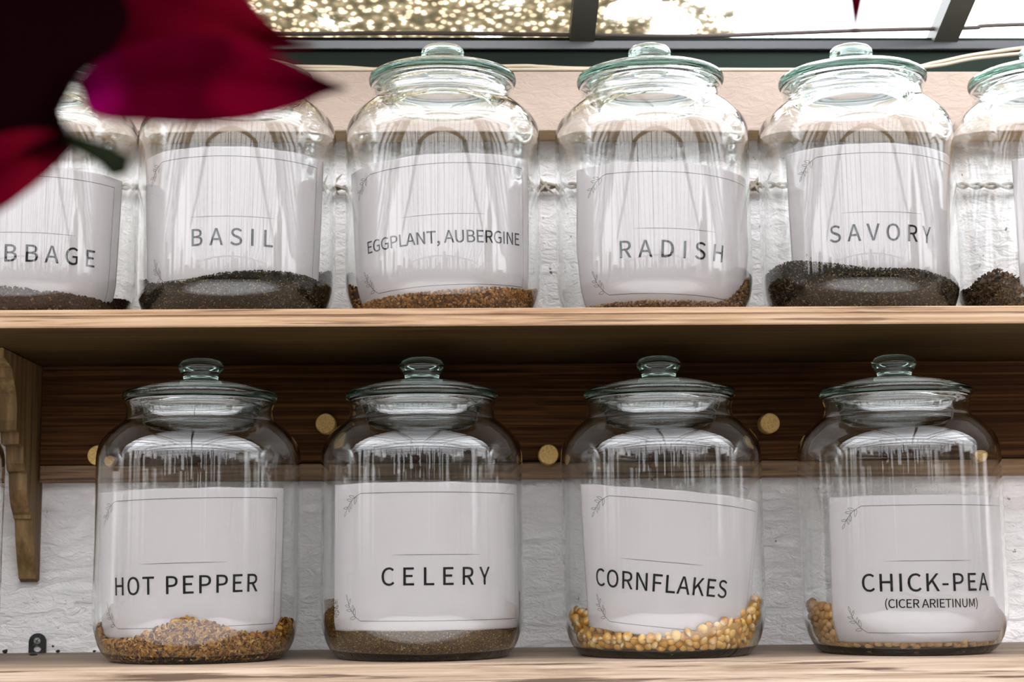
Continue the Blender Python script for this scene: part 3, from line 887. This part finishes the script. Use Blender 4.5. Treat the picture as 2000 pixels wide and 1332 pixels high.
j = jar('glass jar with a CABBAGE label, half hidden by the red leaves', UX['cab'], UY, ZU + E0)
make_label(j, [('CABBAGE', 14.5, 114, t_off(11.6, 4), -21.5)], 4, 0.067, 0.0, 0.0853, 0.0800, wob=0.0008, seed=1, clr=0.0048)
j = jar('glass jar labelled BASIL between the leaves and the eggplant jar', UX['bas'], UY, ZU + E0)
make_label(j, [('BASIL', 14.5, 72, t_off(4.9, 2.5), -25)], 2.5, 0.084, 0.0, 0.0845, 0.0805, wob=0.0008, seed=2, clr=0.004)
j = jar('glass jar labelled EGGPLANT, AUBERGINE on the upper shelf', UX['egg'], UY, ZU + E0)
make_label(j, [('EGGPLANT, AUBERGINE', 10.6, 152, t_off(0.6, -2), -17)], -2, 0.077, 2.8, 0.0852, 0.0815, wob=0.0006, seed=3, clr=0.0045)
j = jar('glass jar labelled RADISH, almost empty, on the upper shelf', UX['rad'], UY, ZU + E0)
make_label(j, [('RADISH', 14.5, 92.5, t_off(6.2, 8), -22.5)], 8, 0.069, -1.6, 0.0852, 0.0852, wob=0.0006, seed=4, clr=0.004)
j = jar('glass jar labelled SAVORY on the upper shelf', UX['sav'], UY, ZU + E0)
make_label(j, [('SAVORY', 14.5, 97, t_off(1.8, 6.5), -24.5)], 6.5, 0.086, -0.4, 0.0845, 0.0790, wob=0.0008, seed=5, clr=0.004)
j = jar('glass jar cut off by the right edge, next to the SAVORY jar', UX['lst'], UY, ZU + E0)
make_label(j, [], 25.5, 0.076, 0.0, 0.0852, 0.0800, wob=0.0006, seed=6)

j = jar('glass jar cut off by the left edge beside the bracket', LX['far'], LY, E0)
j = jar('glass jar labelled HOT PEPPER on the lower shelf', LX['hot'], LY, E0)
make_label(j, [('HOT PEPPER', 14.5, 131, t_off(0.5, 0.5), -25.5)], 0.5, 0.083, 1.0, 0.0853, 0.0810, wob=0.0005, seed=7, clr=0.0048)
j = jar('glass jar labelled CELERY on the lower shelf', LX['cel'], LY, E0)
make_label(j, [('CELERY', 14.5, 93, t_off(10.2, 8.6), -24)], 8.6, 0.0865, 0.0, 0.0853, 0.0854, wob=0.0004, seed=8)
j = jar('glass jar labelled CORNFLAKES with the tilted paper on the lower shelf', LX['cor'], LY, E0)
make_label(j, [('CORNFLAKES', 14.5, 130, t_off(-8, 2), -24)], 2, 0.0775, -5.2, 0.0853, 0.0735, wob=0.0006, seed=9, clr=0.0095)
j = jar('glass jar labelled CHICK-PEA on the lower shelf', LX['chk'], LY, E0)
make_label(j, [('CHICK-PEA', 14.5, 112, t_off(0, 7), -19), ('(CICER ARIETINUM)', 7.0, 79, t_off(1.5, 7), -32.5)], 7, 0.0725, 0.0, 0.0853, 0.0853, wob=0.0004, seed=10)

seed_heap(UX['cab'], UY, ZU + E0, [(-90, 22), (-30, 24), (-5, 24), (9, 22.5), (18, 19.5), (24, 21), (35, 20), (56, 18), (63, 16), (76, 23), (120, 25), (180, 25)], 24, 'ball', 0.0011, 4200, 2500,
          [(0.0, (0.012, 0.004, 0.002)), (0.5, (0.030, 0.010, 0.004)), (0.93, (0.055, 0.022, 0.009)), (1.0, (0.22, 0.13, 0.06))], (0.02, 0.01, 0.006), 'dark brown round seeds in the bottom of the CABBAGE jar')
seed_heap(UX['bas'], UY, ZU + E0, [(-100, 40), (-75, 40), (-58, 33), (-48, 30), (-26, 28.5), (-10, 32), (4, 35), (19, 37), (38, 38), (53, 37.5), (68, 34), (72, 36), (77, 48), (100, 50), (180, 45)], 42, 'grain', 0.0011, 9000, 4500,
          [(0.0, (0.005, 0.004, 0.002)), (0.6, (0.013, 0.010, 0.006)), (0.86, (0.045, 0.032, 0.015)), (1.0, (0.28, 0.20, 0.10))], (0.012, 0.010, 0.007), 'near black chaffy seeds in the bottom of the BASIL jar')
seed_heap(UX['egg'], UY, ZU + E0, [(-120, 36), (-82, 36), (-72, 14), (-66, 14), (-40, 16), (-19, 17), (-1, 18.5), (20, 22), (37, 24), (54, 25), (68, 26), (76, 30), (120, 32), (180, 32)], 26, 'ball', 0.00125, 3800, 2200,
          [(0.0, (0.06, 0.022, 0.006)), (0.35, (0.17, 0.065, 0.014)), (0.75, (0.30, 0.13, 0.03)), (1.0, (0.46, 0.24, 0.08))], (0.05, 0.022, 0.008), 'orange brown small round seeds in the bottom of the EGGPLANT jar')
seed_heap(UX['rad'], UY, ZU + E0, [(-120, 10.2), (-38, 10.2), (30, 10.4), (38, 10.8), (50, 17.5), (68, 37), (80, 40), (120, 30), (180, 14)], 14, 'ball', 0.0012, 2600, 2400,
          [(0.0, (0.08, 0.035, 0.016)), (0.5, (0.20, 0.10, 0.045)), (1.0, (0.40, 0.24, 0.12))], (0.04, 0.02, 0.01), 'reddish brown seeds sloping up the right side of the RADISH jar')
seed_heap(UX['sav'], UY, ZU + E0, [(-110, 44), (-88, 46), (-77, 48), (-60, 50), (-48, 48), (-38, 45), (-22, 40), (-8, 36), (24, 36), (41, 33), (60, 30), (75, 30), (100, 34), (180, 45)], 42, 'sliver', 0.0014, 7500, 4500,
          [(0.0, (0.008, 0.006, 0.003)), (0.55, (0.025, 0.018, 0.010)), (0.85, (0.075, 0.052, 0.028)), (1.0, (0.30, 0.22, 0.13))], (0.015, 0.012, 0.008), 'blackish brown flaky seeds in the bottom of the SAVORY jar')
seed_heap(UX['lst'], UY, ZU + E0, [(-110, 30), (-80, 30), (-74, 33), (-65, 38), (-54, 42), (-45, 34), (-38, 20), (0, 20), (180, 30)], 30, 'sliver', 0.0028, 3200, 1400,
          [(0.0, (0.03, 0.016, 0.007)), (0.5, (0.085, 0.048, 0.022)), (1.0, (0.24, 0.155, 0.08))], (0.02, 0.013, 0.008), 'long striped brown seeds in the jar at the right edge')
seed_heap(LX['hot'], LY, E0, [(-120, 30), (-85, 30), (-70, 28), (-62, 20), (-55, 17.5), (-31, 20), (-15, 28), (-3, 35), (4, 37.5), (14, 34), (25, 29), (34, 24.5), (44, 23), (56, 24), (63, 23), (67, 35), (86, 31), (120, 30), (180, 30)], 36, 'flake', 0.0023, 4600, 2000,
          [(0.0, (0.03, 0.007, 0.002)), (0.25, (0.09, 0.022, 0.004)), (0.45, (0.27, 0.11, 0.016)), (0.85, (0.40, 0.20, 0.04)), (1.0, (0.56, 0.36, 0.14))], (0.07, 0.03, 0.012), 'golden flat pepper seeds with red husks heaped in the HOT PEPPER jar')
seed_heap(LX['cel'], LY, E0, [(-120, 50), (-65, 49.5), (-54, 50.5), (-51, 27.5), (3, 25), (71, 25), (77, 55), (120, 55), (180, 52)], 50, 'grain', 0.0009, 11000, 2500,
          [(0.0, (0.022, 0.009, 0.002)), (0.5, (0.080, 0.038, 0.007)), (0.9, (0.17, 0.085, 0.018)), (1.0, (0.42, 0.28, 0.12))], (0.06, 0.035, 0.014), 'fine brown seeds in the bottom of the CELERY jar')

# whole kernels and chick-peas: one object each
def kernel_mesh():
    bm = bmesh.new(); bmesh.ops.create_uvsphere(bm, u_segments=14, v_segments=9, radius=1.0)
    for v in bm.verts:
        t_ = (v.co.z + 1) / 2
        w = 0.40 + 0.60 * math.sin(min(1.0, t_ * 0.72 + 0.28) * math.pi * 0.62)
        v.co.x *= w * 0.98; v.co.y *= w * 0.66
        v.co.z *= 1.12
        if t_ > 0.85: v.co.z -= 0.10 * (1 - abs(v.co.x))
        if v.co.y > 0 and t_ < 0.7: v.co.y *= 1 - 0.35 * math.exp(-(v.co.x * 3) ** 2)
    me = bpy.data.meshes.new('corn_kernel'); bm.to_mesh(me); bm.free()
    me.polygons.foreach_set('use_smooth', np.ones(len(me.polygons), dtype=bool))
    return me
def pea_mesh():
    bm = bmesh.new(); bmesh.ops.create_uvsphere(bm, u_segments=16, v_segments=11, radius=1.0)
    for v in bm.verts:
        d = v.co.copy()
        g = abs(math.atan2(d.x, d.y))
        v.co *= 1 - 0.10 * math.exp(-(d.x * 4.5) ** 2) * (1 if d.y > -0.2 else 0) + 0.05 * mnoise.noise(d * 2.5)
        if d.z > 0.7: v.co.z += 0.34 * (d.z - 0.7) / 0.3; v.co.y += 0.12 * (d.z - 0.7) / 0.3
    me = bpy.data.meshes.new('chick_pea'); bm.to_mesh(me); bm.free()
    me.polygons.foreach_set('use_smooth', np.ones(len(me.polygons), dtype=bool))
    return me
def grain_mat(name, stops, tip, rough):
    m, t, o = new_mat(name); L = t.links.new
    oi = t.nodes.new('ShaderNodeObjectInfo')
    cr = ramp(t, stops); L(oi.outputs['Random'], cr.inputs[0])
    tcn = t.nodes.new('ShaderNodeTexCoord'); sx = t.nodes.new('ShaderNodeSeparateXYZ'); L(tcn.outputs['Object'], sx.inputs[0])
    mr_ = N(t, 'ShaderNodeMapRange'); mr_.inputs[1].default_value = -1.0; mr_.inputs[2].default_value = -0.25; mr_.inputs[3].default_value = 1.0; mr_.inputs[4].default_value = 0.0
    L(sx.outputs[2], mr_.inputs[0])
    mix = N(t, 'ShaderNodeMix', _data_type='RGBA'); L(mr_.outputs[0], mix.inputs[0]); L(cr.outputs[0], mix.inputs[6]); mix.inputs[7].default_value = (*tip, 1)
    b = principled(t, o, Roughness=rough); L(mix.outputs[2], b.inputs['Base Color'])
    b.inputs['Subsurface Weight'].default_value = 0.0
    return m
def countable_heap(name, x, y, z, prof, crown, me, rad, mat, label, group, cat, cap, core_col, core_label):
    me.materials.append(mat)
    core = heap_core(prof, crown, rad * 1.05)
    c = mesh_obj(name + '_heap', core[0], core[1], plain(name + '_heap_core', core_col, 0.8), None, smooth=True)
    c.location = (x, y, z)
    tag(c, core_label, 'seeds', kind='stuff')
    placed = []
    rg = random.Random(3)
    def ok(p, d): return all((p[0] - q[0]) ** 2 + (p[1] - q[1]) ** 2 + (p[2] - q[2]) ** 2 > d * d for q in placed)
    cand = []
    for _ in range(16000):
        th = rg.uniform(-100, 100); h_ = wall_h(prof, th)
        if h_ - rad * 0.3 < 0.0058 + rad * 0.6: z_ = 0.0046 + rad
        else: z_ = rg.uniform(0.0046 + rad, max(0.0047 + rad, h_ - rad * 0.55))
        rm = r_in(z_) - 0.0009 - rad
        if z_ < 0.03: rm -= rad * 0.35
        cand.append((rm * math.sin(R(th)), -rm * math.cos(R(th)), z_, th))
    top = []
    for _ in range(5000):
        th = rg.uniform(-110, 110); rm = r_in(max(0.0058, wall_h(prof, th))) - 0.0008 - rad
        f_ = math.sqrt(rg.uniform(0.15, 1.0))
        top.append((f_ * rm * math.sin(R(th)), -f_ * rm * math.cos(R(th)), max(0.0046 + rad, heap_z(prof, crown, f_ * rm, th, rm) - rad * 0.5), th))
    for lst, d in ((cand, rad * 1.34), (top, rad * 1.6)):
        for p in lst:
            if len(placed) >= cap: break
            if ok(p, d): placed.append(p)
    for i, p in enumerate(placed):
        o = bpy.data.objects.new(name, me)
        o.location = (x + p[0], y + p[1], z + p[2])
        th = R(p[3])
        o.rotation_euler = (rg.uniform(-0.9, 0.9), rg.uniform(0, 6.28) if name != 'corn_kernel' else rg.choice((0, math.pi)) + rg.uniform(-1.1, 1.1), th + rg.uniform(-0.7, 0.7))
        s_ = rad * rg.uniform(0.88, 1.06)
        o.scale = (s_, s_, s_)
        link(o); tag(o, label, cat, group)
    return len(placed)
km = grain_mat('corn_yellow', [(0.0, (0.34, 0.135, 0.012)), (0.4, (0.46, 0.21, 0.022)), (0.8, (0.54, 0.29, 0.05)), (1.0, (0.60, 0.38, 0.12))], (0.56, 0.42, 0.22), 0.32)
n1_ = countable_heap('corn_kernel', LX['cor'], LY, E0, [(-120, 40), (-84, 40), (-77, 37), (-73, 22), (-55, 19.5), (-27, 21), (-6, 20.5), (2, 22), (17, 28), (30, 32), (43, 33), (53, 37), (58, 46), (64, 52), (90, 48), (120, 44), (180, 40)], 34,
               kernel_mesh(), 0.0043, km, 'yellow corn kernel in the heap at the bottom of the CORNFLAKES jar', 'corn kernels in the CORNFLAKES jar', 'corn kernel', 290, (0.30, 0.15, 0.03), 'corn filling the inside of the heap in the CORNFLAKES jar')
cm = grain_mat('chick_pea_tan', [(0.0, (0.28, 0.13, 0.04)), (0.5, (0.40, 0.215, 0.075)), (1.0, (0.50, 0.30, 0.125))], (0.44, 0.26, 0.10), 0.5)
n2_ = countable_heap('chick_pea', LX['chk'], LY, E0, [(-120, 46), (-78, 44), (-66, 43), (-61, 36), (-56, 15), (-12, 15), (42, 15), (52, 17), (62, 20), (78, 22), (100, 30), (180, 34)], 30,
               pea_mesh(), 0.0041, cm, 'tan chick-pea in the layer at the bottom of the CHICK-PEA jar', 'chick-peas in the CHICK-PEA jar', 'chick-pea', 260, (0.22, 0.12, 0.05), 'chick-peas filling the inside of the layer in the CHICK-PEA jar')

# ------------------------------------------------------------------ red-leaved plant near the viewer
def at(px, py, dist):
    """point seen at photo pixel (px, py), dist metres in front of the lens"""
    return CAM_P + (_f + _r * ((px - 1000) / FPX) + _u * ((666 - py) / FPX)) * dist
def leaf_mat(name, stops, gain=2.2):
    """burgundy blade, colour running from the base (left) to the tip"""
    m, t, o = new_mat(name); L = t.links.new
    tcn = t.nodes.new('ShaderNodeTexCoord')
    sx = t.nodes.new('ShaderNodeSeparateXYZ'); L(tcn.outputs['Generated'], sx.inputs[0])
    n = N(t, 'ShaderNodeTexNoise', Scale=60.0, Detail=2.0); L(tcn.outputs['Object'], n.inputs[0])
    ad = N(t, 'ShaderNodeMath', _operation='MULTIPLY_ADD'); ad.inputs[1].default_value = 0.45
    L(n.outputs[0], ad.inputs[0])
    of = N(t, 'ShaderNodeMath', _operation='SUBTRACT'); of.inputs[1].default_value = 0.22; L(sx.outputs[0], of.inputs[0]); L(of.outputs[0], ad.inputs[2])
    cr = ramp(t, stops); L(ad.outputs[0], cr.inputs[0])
    d = t.nodes.new('ShaderNodeBsdfDiffuse'); L(cr.outputs[0], d.inputs[0])
    g = N(t, 'ShaderNodeMix', _data_type='RGBA', _blend_type='MULTIPLY'); g.inputs[0].default_value = 1.0; g.inputs[7].default_value = (gain, gain * 0.8, gain, 1)
    L(cr.outputs[0], g.inputs[6])
    tl = t.nodes.new('ShaderNodeBsdfTranslucent'); L(g.outputs[2], tl.inputs[0])
    mx = t.nodes.new('ShaderNodeMixShader'); mx.inputs[0].default_value = 0.40
    L(d.outputs[0], mx.inputs[1]); L(tl.outputs[0], mx.inputs[2]); L(mx.outputs[0], o.inputs[0])
    return m
M['leaf'] = leaf_mat('burgundy_leaf', [(0.0, (0.030, 0.0002, 0.003)), (0.30, (0.030, 0.0002, 0.003)), (0.55, (0.060, 0.0004, 0.005)), (0.75, (0.075, 0.0012, 0.006)), (1.0, (0.02, 0.0006, 0.002))])
M['leaf_main'] = leaf_mat('backlit_base_leaf', [(0.0, (0.15, 0.0005, 0.060)), (0.14, (0.11, 0.0004, 0.032)), (0.28, (0.045, 0.0002, 0.006)), (0.50, (0.034, 0.0002, 0.004)), (0.62, (0.075, 0.0003, 0.007)), (0.80, (0.060, 0.0003, 0.006)), (0.93, (0.03, 0.0003, 0.004)), (1.0, (0.004, 0.0006, 0.001))])  # magenta at the base paints in the glow of the window's backlight
M['leaf_shaded'] = plain('shaded_burgundy_leaf', (0.0022, 0.0003, 0.0006), 0.8, 0.0, 0.0)  # burgundy leaf coloured near black for the shade it hangs in
M['leaf_tip'] = plain('blackish_green_tip', (0.006, 0.008, 0.004), 0.8, 0.0, 0.0)
M['stem'] = plain('dark_plum_stem', (0.03, 0.012, 0.014), 0.5)
def leaf(parent, st, mat, nm='leaf', fold=0.006):
    """st: stations along the midrib (px, py, upper px, upper py, lower px, lower py, distance)"""
    V, F = [], []
    nx = 8
    A = spline(st, 8)
    for s_ in A:
        mid = at(s_[0], s_[1], s_[6]); up = at(s_[2], s_[3], s_[6] - fold); lo = at(s_[4], s_[5], s_[6] - fold)
        for q in range(nx + 1):
            f_ = q / nx
            p = up.lerp(mid, f_ * 2) if f_ <= 0.5 else mid.lerp(lo, f_ * 2 - 1)
            V.append(p + _f * (0.0012 * math.sin(f_ * 19)))
    n = len(A)
    for i in range(n - 1):
        for q in range(nx):
            a_ = i * (nx + 1) + q
            F.append((a_, a_ + 1, a_ + nx + 2, a_ + nx + 1))
    o = mesh_obj(nm, V, F, mat, parent, smooth=True)
    so = o.modifiers.new('thickness', 'SOLIDIFY'); so.thickness = 0.0006; so.offset = 0
    return o
pl = empty('red_leaf_plant', (0, 0, 0))
tag(pl, 'out of focus plant with dark burgundy leaves hanging at upper left', 'plant')
D = 0.50
# leaf across the corner, its shade put into the colour
leaf(pl, [(-140, -160, -60, -260, -260, -60, D + .03), (-20, -20, 150, -120, -180, 120, D + .02), (70, 80, 250, 20, -90, 210, D + .01), (120, 150, 215, 95, -30, 275, D), (118, 205, 168, 118, 20, 300, D), (112, 240, 100, 150, 60, 300, D), (128, 272, 130, 262, 122, 285, D)], M['leaf_shaded'])
# upper leaf, tip at the right against the frame
leaf(pl, [(90, -60, 120, -220, 60, 90, D + .045), (200, -20, 280, -150, 160, 110, D + .04), (330, 20, 430, -60, 290, 130, D + .035), (450, 55, 510, 28, 430, 120, D + .03), (540, 80, 560, 72, 530, 100, D + .03), (612, 90, 614, 89, 611, 92, D + .03)], M['leaf'])
# main bright leaf
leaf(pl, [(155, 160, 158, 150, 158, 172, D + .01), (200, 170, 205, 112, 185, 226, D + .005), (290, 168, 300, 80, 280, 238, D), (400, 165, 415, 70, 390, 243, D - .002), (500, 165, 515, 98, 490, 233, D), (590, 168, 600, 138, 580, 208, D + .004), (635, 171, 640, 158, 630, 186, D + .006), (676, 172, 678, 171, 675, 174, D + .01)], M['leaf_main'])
# lower left leaf
leaf(pl, [(140, 282, 142, 278, 142, 290, D + .01), (80, 300, 90, 255, 110, 325, D), (20, 335, 10, 262, 55, 372, D - .005), (-50, 380, -80, 290, -20, 420, D - .01), (-140, 430, -150, 420, -135, 440, D - .01)], M['leaf'])
tube('leaf_tip', [at(120, 268, D + .005), at(165, 285, D + .003), at(205, 303, D), at(235, 325, D), at(243, 338, D)], 0.002, M['leaf_tip'], pl, 8, [0.0022, 0.0026, 0.0034, 0.0044, 0.0014])
st_top = at(-330, -330, D + .05)
tube('stem', spline([(st_top.x, st_top.y, roof_z(st_top.y) - 0.02), tuple(st_top), tuple(at(-140, -160, D + .05)), tuple(at(-20, 60, D + .04)), tuple(at(60, 200, D + .025)), tuple(at(125, 272, D + .008))], 8), 0.004, M['stem'], pl, 10)
tube('petiole', spline([tuple(at(-20, 40, D + .042)), tuple(at(70, 120, D + .03)), tuple(at(158, 160, D + .011))], 6), 0.0022, M['stem'], pl, 8)
tube('petiole', spline([tuple(at(-120, -140, D + .05)), tuple(at(-20, -90, D + .05)), tuple(at(92, -60, D + .045))], 6), 0.0022, M['stem'], pl, 8)
hl = empty('hanging_leaf', (0, 0, 0))
tag(hl, 'blurred maroon leaf tip hanging down in front of the window at right', 'leaf')
leaf(hl, [(1668, -260, 1630, -262, 1710, -258, 0.60), (1670, -120, 1645, -122, 1698, -118, 0.60), (1672, -20, 1656, -21, 1690, -20, 0.60), (1671, 40, 1664, 39, 1678, 40, 0.60), (1669, 72, 1668, 71, 1670, 73, 0.60)], M['leaf'], 'blade', 0.002)
s_t = at(1668, -262, 0.60)
tube('stalk', [s_t + _f * 0.001, s_t + Vector((0, 0.0, 0.1)), Vector((s_t.x, s_t.y, roof_z(s_t.y) - 0.02))], 0.0016, M['stem'], hl, 8)
